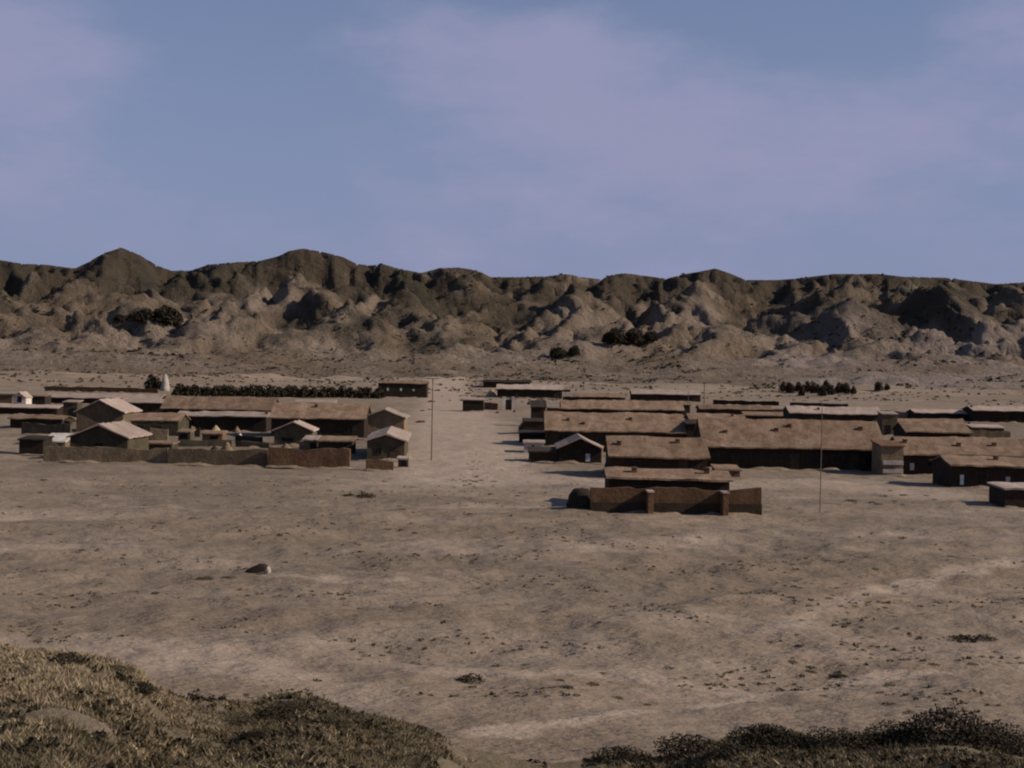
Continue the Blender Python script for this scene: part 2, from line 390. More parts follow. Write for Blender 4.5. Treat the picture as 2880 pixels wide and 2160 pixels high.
    for nm, a, b, mat in (('dune', 0, i3, 'dune'), ('ground', i3, i4, 'ground'), ('hills', i4, nr - 1, 'hills')):
        rows = slice(a, b + 1)
        V = np.stack([x[rows], y[rows], z[rows]], -1).reshape(-1, 3)
        n = b + 1 - a; idx = np.arange(n * nc).reshape(n, nc)
        Fq = np.stack([idx[:-1, :-1], idx[:-1, 1:], idx[1:, 1:], idx[1:, :-1]], -1).reshape(-1, 4)[:, ::-1]
        me = mesh(nm, V, Fq, M[mat], True)
        for an, arr in (('sand', sand), ('scrub', scrub)):
            at = me.attributes.new(an, 'FLOAT', 'POINT'); at.data.foreach_set('value', arr[rows].ravel().astype(np.float32))
        tag(link(nm, me), kind='structure')
    return th * R(1), r, z
TH, RADII, TZ = build_terrain()
LR = np.log(RADII)
def hgt(x, y):                            # terrain height, arrays or numbers
    x = np.asarray(x, float); y = np.asarray(y, float)
    t = np.arctan2(x, y); rr = np.log(np.maximum(np.hypot(x, y), .05))
    j = np.clip(np.searchsorted(TH, t) - 1, 0, len(TH) - 2); i = np.clip(np.searchsorted(LR, rr) - 1, 0, len(LR) - 2)
    a = (t - TH[j]) / (TH[j + 1] - TH[j]); b = (rr - LR[i]) / (LR[i + 1] - LR[i])
    return (TZ[i, j] * (1 - a) + TZ[i, j + 1] * a) * (1 - b) + (TZ[i + 1, j] * (1 - a) + TZ[i + 1, j + 1] * a) * b
def first_hit(px, py, rmin=5.0):          # where the line of sight through a photo point meets the ground
    dx, dy, dz = ray(px, py); n = math.hypot(dx, dy)
    rr = RADII[(RADII > rmin)]; xs, ys = dx / n * rr, dy / n * rr
    d = hgt(xs, ys) - (H + dz / n * rr)
    i = int(np.argmax(d > 0))
    return xs[i], ys[i], float(hgt(xs[i], ys[i]))

# ------------------------------------------------------------------ houses
FOOT = []
def core(name, label, cat, group, loc, rz, L, D, ze, zr, wallm, roofm, over=.45, gover=.25, chim=(), front=(), ends=(), th=.16):
    """Pitched house: L along local x, D along local y, eave underside at ze, ridge top at zr; openings on the front (-y) or the -x end."""
    e = empty(name, loc, rz); tag(e, label, cat, group)
    if name == 'gable_house': gover = .45
    zt = ze + th; hd = D / 2; sl = (zr - zt) / (hd + over)
    w0 = zt + sl * over - th * .8; wa = zr - th * .9
    prof = [(-hd, -.6), (hd, -.6), (hd, w0), (0, wa), (-hd, w0)]
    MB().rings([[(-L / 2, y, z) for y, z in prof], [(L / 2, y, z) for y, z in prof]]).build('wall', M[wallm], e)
    n = max(3, int(L / .9)); rs = []
    for i in range(n + 1):
        x = -L / 2 - gover + (L + 2 * gover) * i / n
        j = lambda s: rng.uniform(-s, s)
        dz = j(.035) + .035 * math.sin(x * .5 + L) + .02 * math.sin(x * 1.7 + D * L); m = .5
        ym = -(hd + over) * m; zm = zt + (zr - zt) * (1 - m)
        rs.append([(x, -hd - over + j(.05), ze + dz), (x, -hd - over + j(.04), zt + dz), (x, ym, zm - .05 + j(.03)), (x, 0, zr + j(.07) + 1.3 * dz), (x, -ym, zm - .05 + j(.03)),
                   (x, hd + over, zt + dz), (x, hd + over, ze + dz), (x, 0, zr - th)])
    mb = MB(); k = 8; mb.v = [p for r_ in rs for p in r_]
    for i in range(n):
        for q in range(k):
            a, b = i * k + q, i * k + (q + 1) % k; mb.f.append((a, a + k, b + k, b))
    mb.f += [(0, 1, 2, 7), (2, 3, 7), (3, 4, 7), (4, 5, 6, 7)]
    o = n * k; mb.f += [(o, o + 7, o + 2, o + 1), (o + 2, o + 7, o + 3), (o + 3, o + 7, o + 4), (o + 4, o + 7, o + 6, o + 5)]
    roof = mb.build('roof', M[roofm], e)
    for cx, cy in chim:                   # fractions of the length and of the front slope
        x = cx * L - L / 2; y = -hd * cy; zz = zr + (zt - zr) * cy
        MB().box(x - .2, x + .2, y - .18, y + .18, zz - .35, zz + .34).box(x - .24, x + .24, y - .22, y + .22, zz + .34, zz + .42).build('chimney', M['yardred'], roof)
    def opening(kind, t, w, z0, z1, end):
        mb = MB(); c = t * (D if end else L) - (D if end else L) / 2
        def bx(m, a0, a1, d0, d1, zz0, zz1):
            if end: m.box(-L / 2 - d1, -L / 2 - d0, -a1, -a0, zz0, zz1)
            else: m.box(a0, a1, -hd - d1, -hd - d0, zz0, zz1)
        if kind == 'window':
            for a0, a1, q0, q1 in ((c - w / 2, c - w / 2 + .09, z0, z1), (c + w / 2 - .09, c + w / 2, z0, z1), (c - w / 2 + .09, c + w / 2 - .09, z0, z0 + .09), (c - w / 2 + .09, c + w / 2 - .09, z1 - .09, z1), (c - .04, c + .04, z0 + .09, z1 - .09)):
                bx(mb, a0, a1, -.05, .06, q0, q1)
            f = mb.build('window', M['wood'], e); g = MB(); bx(g, c - w / 2 + .02, c + w / 2 - .02, -.06, .02, z0 + .02, z1 - .02); g.build('pane', M['glass'], f)
        else:
            bx(mb, c - w / 2, c + w / 2, -.05, .05, z0, z1)
            mb.build('door', M['paledoor' if kind == 'paledoor' else 'wood'], e)
    for kind, t, w, z0, z1 in front: opening(kind, t, w, z0, z1, False)
    for kind, t, w, z0, z1 in ends: opening(kind, t, w, z0, z1, True)
    return e
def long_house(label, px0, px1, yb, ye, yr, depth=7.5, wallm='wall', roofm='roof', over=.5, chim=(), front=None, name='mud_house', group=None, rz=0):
    m = (px0 + px1) / 2; _, Y = G(m, yb)
    x0, x1 = X(px0, yb, Y), X(px1, yb, Y)
    ze = Z(m, ye, Y - over); zr = max(Z(m, yr, Y + depth / 2), ze + .5)
    L = x1 - x0
    FOOT.append((x0, x1, Y, Y + depth))
    print('LONG %-60s Y=%5.0f L=%4.1f wall=%.2f rise=%.2f' % (label[:60], Y, L, ze, zr - ze))
    if front is None:
        front = []; n = max(2, int(L / 4))
        for i in range(n):
            t = (i + .5) / n
            if i % 3 == 1: front.append(('door', t, .95, 0, min(1.9, ze - .15)))
            else: front.append(('window', t, 1.2, .75, min(1.75, ze - .2)))
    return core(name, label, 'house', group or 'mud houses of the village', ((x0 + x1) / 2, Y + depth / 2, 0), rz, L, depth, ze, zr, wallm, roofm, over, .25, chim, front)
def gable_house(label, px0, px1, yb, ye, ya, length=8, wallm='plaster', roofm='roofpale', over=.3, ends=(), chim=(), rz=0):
    m = (px0 + px1) / 2; _, Y = G(m, yb)
    x0, x1 = X(px0, yb, Y), X(px1, yb, Y)
    ze = Z(m, ye, Y); zr = Z(m, ya, Y)
    FOOT.append((x0, x1, Y, Y + length))
    print('GABLE %-60s Y=%5.0f W=%4.1f wall=%.2f rise=%.2f' % (label[:60], Y, x1 - x0, ze, zr - ze))
    return core('gable_house', label, 'house', 'mud houses of the village', ((x0 + x1) / 2, Y + length / 2, 0), math.pi / 2 + rz, length, x1 - x0 - 2 * over, ze, zr, wallm, roofm, over, .2, chim, (), ends)
def yard_wall(label, px0, yb0, px1, yb1, hpx, mat='yard', thick=.45, group='rammed earth yard walls', piers=(), shade_band=0, name='yard_wall'):
    ax, ay = G(px0, yb0); bx, by = G(px1, yb1); L = math.hypot(bx - ax, by - ay); a = math.atan2(by - ay, bx - ax)
    h = hpx * (ay + by) / 2 / F
    n = max(2, int(L / .7)); rs = []
    ph = rng.uniform(0, 9)
    for i in range(n + 1):
        x = L * i / n; t = h + .07 * math.sin(x * .8 + ph) + rng.uniform(-.10, .06) - (.25 * h * max(0, math.sin(x * .55 + ph * 3) - .72)); w = thick / 2
        rs.append([(x, -w * 1.25 + rng.uniform(-.03, .03), -.5), (x, -w + rng.uniform(-.03, .03), t * .55), (x, -w * .8, t), (x, w * .8, t + rng.uniform(-.03, .03)), (x, w * 1.2, -.5)])
    mb = MB(); k = 5; mb.v = [p for r_ in rs for p in r_]
    for i in range(n):
        for q in range(k):
            p, b = i * k + q, i * k + (q + 1) % k; mb.f.append((p, b, b + k, p + k)) if False else mb.f.append((p, p + k, b + k, b))
    mb.f += [tuple(range(k)), tuple(n * k + q for q in reversed(range(k)))]
    if not piers:
        o = mb.build(name, M[mat]); o.location = (ax, ay, 0); o.rotation_euler = (0, 0, a); tag(o, label, 'wall', group)
    else:
        o = empty(name, (ax, ay, 0), a); tag(o, label, 'wall', group); mb.build('wall', M[mat], o)
        if shade_band: MB().box(-.03, L + .03, -thick * .72, thick * .72, -.5, h * shade_band).build('shade_band', M['wall'], o)  # dark band put in for the shade on the wall's lower half
        for (t, jut, ph_, wd) in piers:
            q = MB().box(t * L - wd / 2, t * L + wd / 2, -jut, -thick * .42, -.5, h * ph_).build('wing_wall', M[mat], o)
            MB().box(t * L - wd / 2 - .06, t * L + wd / 2 + .06, -jut - .05, -thick * .42, h * ph_ + .002, h * ph_ + .12).build('lit_cap', M['roofpale'], q)  # pale cap put in for the sunlit top of the wing wall
    o['kind'] = 'thing'
    print('WALL %-60s Y=%5.0f-%5.0f L=%.1f h=%.2f' % (label[:60], ay, by, L, h))
    return o
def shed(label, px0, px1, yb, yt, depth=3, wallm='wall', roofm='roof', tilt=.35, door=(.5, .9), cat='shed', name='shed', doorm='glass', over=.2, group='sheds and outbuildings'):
    m = (px0 + px1) / 2; _, Y = G(m, yb); x0, x1 = X(px0, yb, Y), X(px1, yb, Y); h = Z(m, yt, Y); w = (x1 - x0) / 2
    e = empty(name, ((x0 + x1) / 2, Y, 0)); tag(e, label, cat, group)
    prof = [(0, -.5), (depth, -.5), (depth, h + tilt - .1), (0, h - .1)]
    MB().rings([[(-w, y, z) for y, z in prof], [(w, y, z) for y, z in prof]]).build('wall', M[wallm], e)
    s = tilt / depth; pr = [(-over, h - s * over - .08), (depth + over, h + tilt + s * over - .08), (depth + over, h + tilt + s * over + .08), (-over, h - s * over + .08)]
    n = 5; rs = []
    for i in range(n + 1):
        x = -w - .15 + (2 * w + .3) * i / n; j = rng.uniform(-.03, .03); rs.append([(x, y, z + j) for y, z in pr])
    MB().rings(rs).build('roof', M[roofm], e)
    if door:
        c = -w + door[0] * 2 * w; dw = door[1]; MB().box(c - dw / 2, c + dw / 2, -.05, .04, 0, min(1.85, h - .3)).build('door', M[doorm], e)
    FOOT.append((x0, x1, Y, Y + depth))
    print('SHED %-60s Y=%5.0f w=%.1f h=%.2f' % (label[:60], Y, 2 * w, h))
    return e

# --- right of the road, near to far
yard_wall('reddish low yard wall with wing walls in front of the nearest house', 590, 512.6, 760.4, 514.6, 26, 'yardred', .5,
          piers=((.338, 1.5, .86, .4), (.772, 1.5, .86, .4)), shade_band=.42)
long_house('nearest mud house, low tan roof behind the reddish yard wall', 608.5, 729, 508, 480.4, 468.6, 5, over=.4, chim=((.22, .45), (.83, .4)))
long_house('mid sized mud house standing just behind the nearest house', 610, 707, 478, 458.6, 436.8, 7, chim=((.1, .45), (.72, .3)))
long_house('longest mud house with a high broad roof and long black front wall', 704, 884, 469.8, 449.2, 419.5, 9, over=.55, chim=((.13, .55), (.42, .45), (.5, .3), (.9, .35)),
           front=[('window', .08, 1.3, .8, 1.7), ('door', .17, 1, 0, 1.8), ('window', .26, 1.3, .8, 1.7), ('window', .4, 1.3, .8, 1.7), ('door', .5, 1, 0, 1.8), ('window', .6, 1.3, .8, 1.7), ('window', .74, 1.3, .8, 1.7), ('door', .83, 1, 0, 1.8), ('window', .92, 1.3, .8, 1.7)])
long_house('broad tan roofed house in line with the longest one, small pale door', 904, 1045, 475.8, 456.4, 437.5, 8, over=.55, chim=((.045, .4), (.42, .55), (.68, .5)),
           front=[('paledoor', .055, .45, .5, 1.25), ('window', .2, 1.2, .8, 1.6), ('window', .5, 1.2, .8, 1.6)])
long_house('forward house with two pale narrow doors at the picture edge', 951, 1052, 489, 467.4, 456.5, 6, over=.5, chim=((.5, .4),),
           front=[('paledoor', .105, .35, .35, 1.3), ('paledoor', .56, .4, .2, 1.2), ('window', .3, 1.2, .8, 1.6), ('window', .85, 1.2, .8, 1.6)])
shed('dark flat roofed hut with a pale roof edge at the right frame edge', 1005, 1042, 508.6, 489, 4, 'wall', 'roofpale', .12, None)
gable_house('dark gabled house beside the road with a narrow sunlit roof', 556, 604, 463.2, 449.5, 437, 8, 'wall', 'roofpale', .3, ends=(('window', .3, .8, .7, 1.4), ('paledoor', .68, .5, .2, 1.1)))
shed('black lean-to against the dark gabled house by the road', 529, 557, 462.3, 452, 4, 'wall', 'wall', .25, None)
shed('small pale walled shed behind the black lean-to', 524, 544, 452.5, 442.8, 2.5, 'white', 'roofpale', .15, (.45, .25))
long_house('house with a long low roof directly behind the mid sized house', 546, 684, 447.4, 432.6, 412.5, 8, over=.5, chim=((.16, .5), (.27, .7), (.62, .4)))
shed('tall black shed filling the gap beside the longest house', 686, 702, 449, 424, 5, 'wall', 'wall', .3, None)
long_house('short house behind the left end of the longest roof', 690, 745, 436, 420.6, 413.6, 7, chim=((.8, .4),))
long_house('house behind the middle of the longest roof with a pale flat roof', 790, 881, 428, 414.4, 406.5, 7, roofm='roofpale', chim=((.33, .5),))
long_house('narrow house with a dark eave between the broad roof and the far shed', 906, 970, 446, 433, 422.4, 7)
long_house('far house with a thick black wall at the right frame edge', 973, 1062, 423, 411.6, 406.4, 7, roofm='roofpale', chim=((.02, .3),))
shed('shed of pale patched boards in front of the far black walled house', 972, 1004, 437.5, 427.5, 3, 'plaster', 'roofpale', .3, (.15, 1.2))
shed('gatehouse with two pale bands between the two long houses', 881, 903, 475.4, 446, 4, 'yard', 'yardred', .3, None, 'gatehouse', 'gatehouse')
gh = [o for o in COL.objects if o.name == 'gatehouse'][0]
for zz in (.25, 1.15): MB().box(-1.05, 1.1, -.35, .05, zz, zz + .42).build('ledge', M['white'], gh)
shed('small light hut with a dark door at the longest house back corner', 882, 897, 436, 414, 3, 'plaster', 'roofpale', .3, (.4, .9))
long_house('far low house whose roof shows as a thin dark bar near the road', 632, 700.5, 401.6, 394.6, 389.6, 7, roofm='roofpale')
long_house('row house with a thin brown eave behind the long low roof', 562, 683, 423, 410, 400.8, 8)
long_house('house behind the far gateway with a pale roof and black wall', 497, 562, 398.2, 389.6, 384.6, 7, roofm='roofpale')
long_house('farthest dark house at the end of the road', 483, 530, 392.5, 382.5, 379.8, 7, roofm='wall')
yard_wall('thin far wall running from the farthest dark house', 530, 393.2, 570, 394.5, 5, 'wall')
yard_wall('low far wall beside the pale roofed far house', 563, 400.6, 622, 402.4, 4.5, 'wall')
yard_wall('far wall behind the short house', 713, 404.5, 779, 406.0, 4.6, 'wall')
yard_wall('broken far wall along the back of the longest house', 740, 412.5, 789, 413.6, 4.5, 'yard')
yard_wall('far wall below the row of small trees', 790, 406.4, 848, 408.2, 4.2, 'wall')
yard_wall('far thin wall leading to the black walled house', 906, 424.5, 970, 426.2, 3.6, 'wall')
yard_wall('pale plastered wall showing over the longest roof', 846, 429.5, 878, 430.5, 7, 'white', .3)
yard_wall('brown wall at the roadside end of the row house', 547, 420.5, 562, 421.2, 13, 'yardred')
yard_wall('brown low wall beside the black roadside hut', 484.5, 409.5, 498, 410.0, 7, 'yardred')
shed('black hut with a sunlit roof standing at the roadside', 462.5, 483.5, 411.4, 399.8, 4, 'wall', 'roofpale', .35, None)

# --- left of the road
yard_wall('leftmost of the three front yard walls, olive brown', 44, 461.2, 168, 463.8, 15.5, 'yard', .5, group='front yard walls')
yard_wall('middle front yard wall with a dark stain below its top', 168.3, 464.15, 268, 466.2, 16, 'yard', .5, group='front yard walls')
yard_wall('front yard wall nearest the road, warmer brown', 268.3, 466.6, 350, 468.4, 19.5, 'yardred', .5, group='front yard walls')
yard_wall('low dark wall in front of the long gabled house by the road', 366, 470.6, 393.5, 471.1, 10.5, 'yardred', .5)
gable_house('front gabled house with a bright roof over the leftmost yard wall', 67, 130, 459.5, 438.5, 423.8, 9, ends=(('window', .5, .9, 1.1, 1.8),))
gable_house('brown gabled house directly behind the front gabled house', 74, 125, 433, 413, 399.2, 9, 'yard', 'roofpale')
gable_house('long gabled house with a wide sunlit roof running back along the road', 359.5, 403, 460.5, 442, 433.2, 19, 'plaster', 'roofpale', .35, ends=(('door', .74, 1.2, 0, 1.5), ('window', .3, .8, .7, 1.4)), rz=.05)
gable_house('dark gabled house behind the long gabled house by the road', 362, 406, 437, 418, 408.8, 7, 'yard', 'roofpale', .3)
gable_house('small squat gabled house behind the middle front yard walls', 272, 314, 446, 431, 421, 4.5, 'plaster', 'roofpale', .25, ends=(('window', .35, 1.6, .5, 1.1),))
long_house('plastered house with one dark window behind the front gabled house', 131, 178, 437, 421.5, 412.5, 6.5, 'plaster', 'roof', .08, front=[('window', .58, 1.0, .75, 1.6), ('window', .2, .9, .8, 1.6)])
long_house('house with a long thin pale roof across the left yards', 176, 266, 432, 416.8, 411.2, 7, roofm='roofpale', chim=((.98, .5),))
long_house('wide tan roofed house with a black wall behind the squat gabled house', 271, 364, 438, 419.2, 403, 9, chim=((.45, .3),))
long_house('long tan roofed house below the row of dark round trees', 162, 272, 422, 410, 396.5, 8)
long_house('low house with a black wall beside the brown gabled house', 120, 166, 415.5, 403.2, 398.4, 6.5, roofm='roofpale')
long_house('far thin pale roofed house left of the tall straw stack', 45, 160, 404.5, 398.6, 393.4, 7, roofm='roofpale')
shed('little lean-to with a pale roof on the slope of the wide house', 295, 335, 410.2, 402.6, 3, 'yardred', 'roofpale', .5, (.15, 1.0))
long_house('black two window hall at the end of the row of round trees', 378, 426.5, 397.6, 383.6, 380.6, 8, over=.3,
           front=[('paledoor', .2, .5, 2.0, 2.8), ('paledoor', .47, .5, 2.0, 2.8), ('paledoor', .73, .6, 2.0, 2.6)])
long_house('low house with a black wall at the left frame edge', -30, 57, 414.6, 408.0, 403.8, 6, roofm='roofpale')
gable_house('tiny whitewashed gabled hut with a round dark opening', 12.5, 26.5, 407.2, 398, 391.6, 3.5, 'white', 'roofpale', .12, ends=(('door', .5, .9, 1.0, 2.3),))
shed('dark red shed beside the tiny whitewashed hut', -8, 12, 406, 395.5, 4, 'yardred', 'wall', .2, None)
shed('dark shed on the other side of the tiny whitewashed hut', 27, 45, 406, 396, 4, 'wall', 'roof', .2, None)
shed('small shed with a black doorway behind the brown gabled house', 63, 77, 419, 402, 3, 'plaster', 'roofpale', .2, (.7, 1.1))
yard_wall('low pale rimmed yard wall before the left frame edge houses', 22, 434.8, 71, 436.2, 12, 'plaster')
shed('open shed with a pale sagging roof in front of the low pale rimmed wall', 43, 65, 447.5, 441.5, 3.5, 'yard', 'white', .7, None)
shed('black hut at the outer end of the leftmost front yard wall', 19, 43, 454.5, 439.5, 3.2, 'wall', 'wall', .2, None)
yard_wall('far low wall with dark patches left of the tall straw stack', 45, 391.0, 158, 393.4, 5, 'yardred')
shed('shed with a dark doorway among the straw heaps', 178, 190, 444, 432, 2.5, 'plaster', 'yard', .2, (.5, 1.0))
shed('patched brown shed beside the heap yard', 202, 222, 446, 433.5, 2.5, 'yardred', 'roof', .2, (.6, 1.0))
yard_wall('inner plastered yard wall behind the middle front wall', 236, 448, 270, 449, 7, 'plaster')
shed('small brown pump house at the foot of the long gabled house', 398, 408, 467, 458.5, 1.2, 'plaster', 'roofpale', .1, (.6, .6))

long_house('dark eaved house rising behind the forward house at the picture edge', 999, 1052, 466, 458.2, 450.2, 5)
shed('low black pen at the roadside below the narrow black shed', 519, 545, 443, 433.5, 4, 'wall', 'wall', .2, None)
shed('narrow tall black shed at the roadside end of the long low roof', 531, 545.5, 427, 407, 5, 'wall', 'wall', .9, None)
shed('black walled shed behind the low black pen', 523, 545, 435, 421.5, 4, 'wall', 'wall', .3, None)
shed('small tan roofed shed on the yard behind the short house', 745, 788, 424, 415.5, 4, 'wall', 'roof', .5, None)
yard_wall('brown broken wall across the yard left of the patched brown shed', 178, 447.5, 232, 448.5, 8, 'plaster')
shed('black doorless shed filling the yard behind the warm brown front wall', 318, 352, 455, 441, 4, 'wall', 'roof', .3, None)
shed('brown lean-to between the squat gabled house and the black shed', 303, 318, 452, 440, 3, 'yard', 'roofpale', .3, (.7, .8))
shed('low flat shed before the dark windowed plastered house', 128, 172, 452.5, 443.5, 3, 'plaster', 'roof', .1, (.2, .9))
long_house('long low house closing the yards behind the narrow eaved house', 898, 966, 434, 424.5, 418.6, 6)
long_house('low house between the far black walled house and the far thin wall', 915, 974, 421, 413.5, 409.4, 6, roofm='roofpale')
long_house('low house behind the row house with its roof just showing', 590, 690, 414.5, 404.6, 400.4, 6)
long_house('short low house past the end of the row house', 700, 772, 419, 409.8, 405.0, 6)
long_house('far low dark house behind the roadside wall', 575, 625, 404.5, 397.4, 393.8, 6)
shed('flat dark shed in the yard behind the forward house', 962, 990, 470, 459.5, 3, 'wall', 'roof', .2, None)
shed('low brown shed in the gap before the mid sized house', 716, 740, 478, 470, 3, 'yardred', 'roof', .25, (.3, .9))
long_house('low house with a dark front left of the brown gabled house', 10, 62, 428.5, 419.5, 414.6, 5, roofm='roof')
shed('low dark byre beyond the low pale rimmed wall', 24, 60, 445.5, 437.5, 3, 'wall', 'roof', .2, None)
# gateway of two pale pillars far along the road
gx, gy = G(508.5, 410)
gt = tag(empty('gateway', (gx, gy, 0)), 'far gateway of pale pillars with a dark door leaf', 'gate')
for s in (-1, 1): MB().box(s * 1.05 - .3, s * 1.05 + .3, -.3, .3, -.4, 2.9).box(s * 1.05 - .38, s * 1.05 + .38, -.38, .38, 2.9, 3.1).build('pillar', M['white'], gt)
MB().box(-.75, .75, -.2, .2, 2.45, 2.75).build('lintel', M['white'], gt)
MB().box(-.73, .73, -.05, .05, 0, 2.4).build('door', M['wood'], gt)

# ------------------------------------------------------------------ straw stacks and heaps
def stack(label, px0, px1, yb, yt, mat='straw', seed=1, power=1.0, group='straw stacks and heaps', name='straw_stack', cat='straw stack'):
    m = (px0 + px1) / 2; x, Y = G(m, yb); w = (px1 - px0) / 2 * Y / F; h = (yb - yt) * Y / F
    k, n = 18, 9; g = random.Random(seed); rs = []
    for i in range(n):
        t = i / (n - 1); rr = w * (1 - t ** 1.6 * .93) ** power; rs.append([(rr * math.cos(2 * math.pi * j / k) * g.uniform(.9, 1.08), rr * math.sin(2 * math.pi * j / k) * g.uniform(.9, 1.08), -.2 + (h + .2) * t) for j in range(k)])
    o = MB().rings(rs).build(name, M[mat], None, True); o.location = (x, Y + w, 0); return tag(o, label, cat, group)
stack('tall pale straw stack standing before the row of round trees', 159.5, 168.5, 391, 374, 'stone', 1, .6)
stack_shade_tree = ('black tree shape added as the shaded side of the tall pale straw stack', None, 153, 390.5, 17, 17, 2)  # tree shape added for the stack's shaded half, away from the sun
stack('low black straw stack at the outer end of the reddish yard wall', 566, 597, 512.4, 490, 'dkstraw', 2, .3)  # stack coloured black to stand in for the shadow of the yard wall
stack('pale cone of straw beside the black roadside hut', 485, 498, 397, 389, 'straw', 3)
for i, (a, b, c, lab) in enumerate(((178, 5.5, 431, 'pale heap next to the dark windowed plastered house'), (192.5, 5, 434, 'pale heap between the two small heap yard sheds'), (214.5, 6, 432.5, 'pale heap behind the patched brown shed'),
                                    (239, 5, 440.5, 'white heap under the black wall of the thin roofed house'), (44.5, 4.5, 421.5, 'white pointed heap above the low pale rimmed yard'), (229, 3, 430, 'narrow white heap at the corner of the thin roofed house'))):
    stack(lab, a - b, a + b, c, c - 7, 'white' if i > 2 else 'straw', 10 + i, name='heap', cat='heap')

HEAPS = []
DRIFT = MB()
def drift(x0, x1, y, slope=0.0):
    n = max(4, int((x1 - x0) / .5)); rs = []; p = rng.uniform(0, 20)
    for i in range(n + 1):
        x = x0 - .5 + (x1 - x0 + 1) * i / n; f = max(0.0, math.sin(math.pi * i / n)) ** .4
        h = f * max(.02, .16 + .14 * math.sin(x * .9 + p) + .10 * math.sin(x * 2.3 + p * 2) + rng.uniform(-.05, .05)); w = .5 + h * 2.2
        yy = y + slope * (x - x0); rs.append([(x, yy - w, -.05), (x, yy - w * .45, h * .45), (x, yy - .02, h), (x, yy + .25, -.05)])
    DRIFT.rings(rs)
for a, b, c, d in FOOT: drift(a, b, c)
for o in [o for o in COL.objects if o.name.startswith('yard_wall')]:
    me_ = o.data or o.children[0].data; L_ = max(v.co.x for v in me_.vertices)
    drift(o.location.x, o.location.x + L_ * math.cos(o.rotation_euler.z), o.location.y - .2, math.tan(o.rotation_euler.z))
tag(DRIFT.build('sand_drift', M['ground'], None, True), 'blown sand banked against the foot of houses and walls', 'sand', None, 'stuff')
def free(x, y, m): return not any(a - m < x < b + m and c - m < y < d + m for a, b, c, d in FOOT)
cg = random.Random(33)
for i in range(5):
    w = .7; k, n = 12, 6; rs = []
    for q in range(n):
        t = q / (n - 1); rr = 1 - t ** 1.5 * .9; rs.append([(rr * math.cos(2 * math.pi * j / k) * cg.uniform(.8, 1.15), rr * math.sin(2 * math.pi * j / k) * cg.uniform(.8, 1.15), -.15 + 1.0 * t + cg.uniform(-.04, .04)) for j in range(k)])
    b_ = MB().rings(rs); HEAPS.append(mesh('heap', b_.v, b_.f, M['dkstraw' if i % 3 else 'yard'], True))
cnt = 0
for (pa, pb, ya, yb_, n_) in ((22, 360, 411, 455, 60), (560, 960, 404, 470, 55), (465, 560, 392, 420, 8)):
    for i in range(n_):
        x, y = G(cg.uniform(pa, pb), cg.uniform(ya, yb_)); r_ = cg.uniform(.5, 1.3)
        if not free(x, y, r_ * .8): continue
        o = link('heap', HEAPS[cnt % 5], None, (x, y, 0), cg.uniform(0, 6)); o.scale = (r_, r_ * .8, cg.uniform(.6, 1.5)); cnt += 1
        tag(o, 'low dark heap of straw or soil lying in the village yards', 'heap', 'dark heaps in the village yards')
print('heaps', cnt)
for i, (a, b, c, d, lab) in enumerate(((150, 440, 168, 12, 'mud wall patch before the dark windowed plastered house'), (236, 443, 262, 8, 'low dark wall behind the middle front yard wall, by a white heap'), (80, 416, 118, 8, 'low wall glimpsed behind the brown gabled house'),
                                (300, 449, 312, 8, 'short mud wall touching the squat gabled house'), (182, 437, 200, 9, 'dark mud wall between the two small heap yard sheds'), (612, 470, 606, 9, 'short mud wall at the corner of the mid sized house'),
                                (722, 438, 700, 9, 'short wall by the gable of the longest mud house'), (905, 448, 960, 7, 'low mud wall behind the broad roof in line with the longest house'), (640, 405.5, 690, 6, 'thin pale mud wall behind the row house with a thin brown eave'),
                                (880, 418, 908, 8, 'short mud wall by the small light hut with a dark door'), (575, 417, 600, 6, 'thin dark wall behind the roadside end of the long low roof'), (762, 431, 790, 8, 'short plastered wall near the small tan roofed shed'),
                                (955, 437, 1010, 7, 'low mud wall by the shed of pale patched boards'), (26, 427, 70, 7, 'thin dark wall behind the low pale rimmed yard wall'))):
    yard_wall(lab, a, b, c, b + abs(c - a) * .0175 + (1 if i % 2 else 0), d, ('yard', 'wall', 'plaster')[i % 3], .35, 'low dividing walls of the village yards')
# ------------------------------------------------------------------ poles
def pole(label, px, yb, yt, rad=.09, arm=True):
    x, Y = G(px, yb); h = (yb - yt) * Y / F
    e = tag(empty('utility_pole', (x, Y, 0)), label, 'utility pole', 'utility poles')
    MB().tube([(0, 0, -.6), (0, 0, h)], [rad, rad * .65], 10).build('pole', M['pole'], e)
    if arm:
        a = MB().box(-.75, .75, -.12, -.04, h - .55, h - .45).build('crossarm', M['pole'], e)
        for s in (-.68, 0, .68): MB().tube([(s, -.08, h - .45), (s, -.08, h - .3), (s, -.08, h - .27)], [.04, .05, .03], 8).build('insulator', M['white'], a)
pole('tall pole at the road edge beside the long gabled house', 431.5, 461.5, 374, .085)
pole('thin pole on open sand in front of the longest house', 820, 511.6, 400, .04, False)
pole('far pole behind the short house beyond the longest roof', 704, 407.5, 384, .13)
pole('far short pole behind the row of small trees', 688, 414, 392, .1, False)

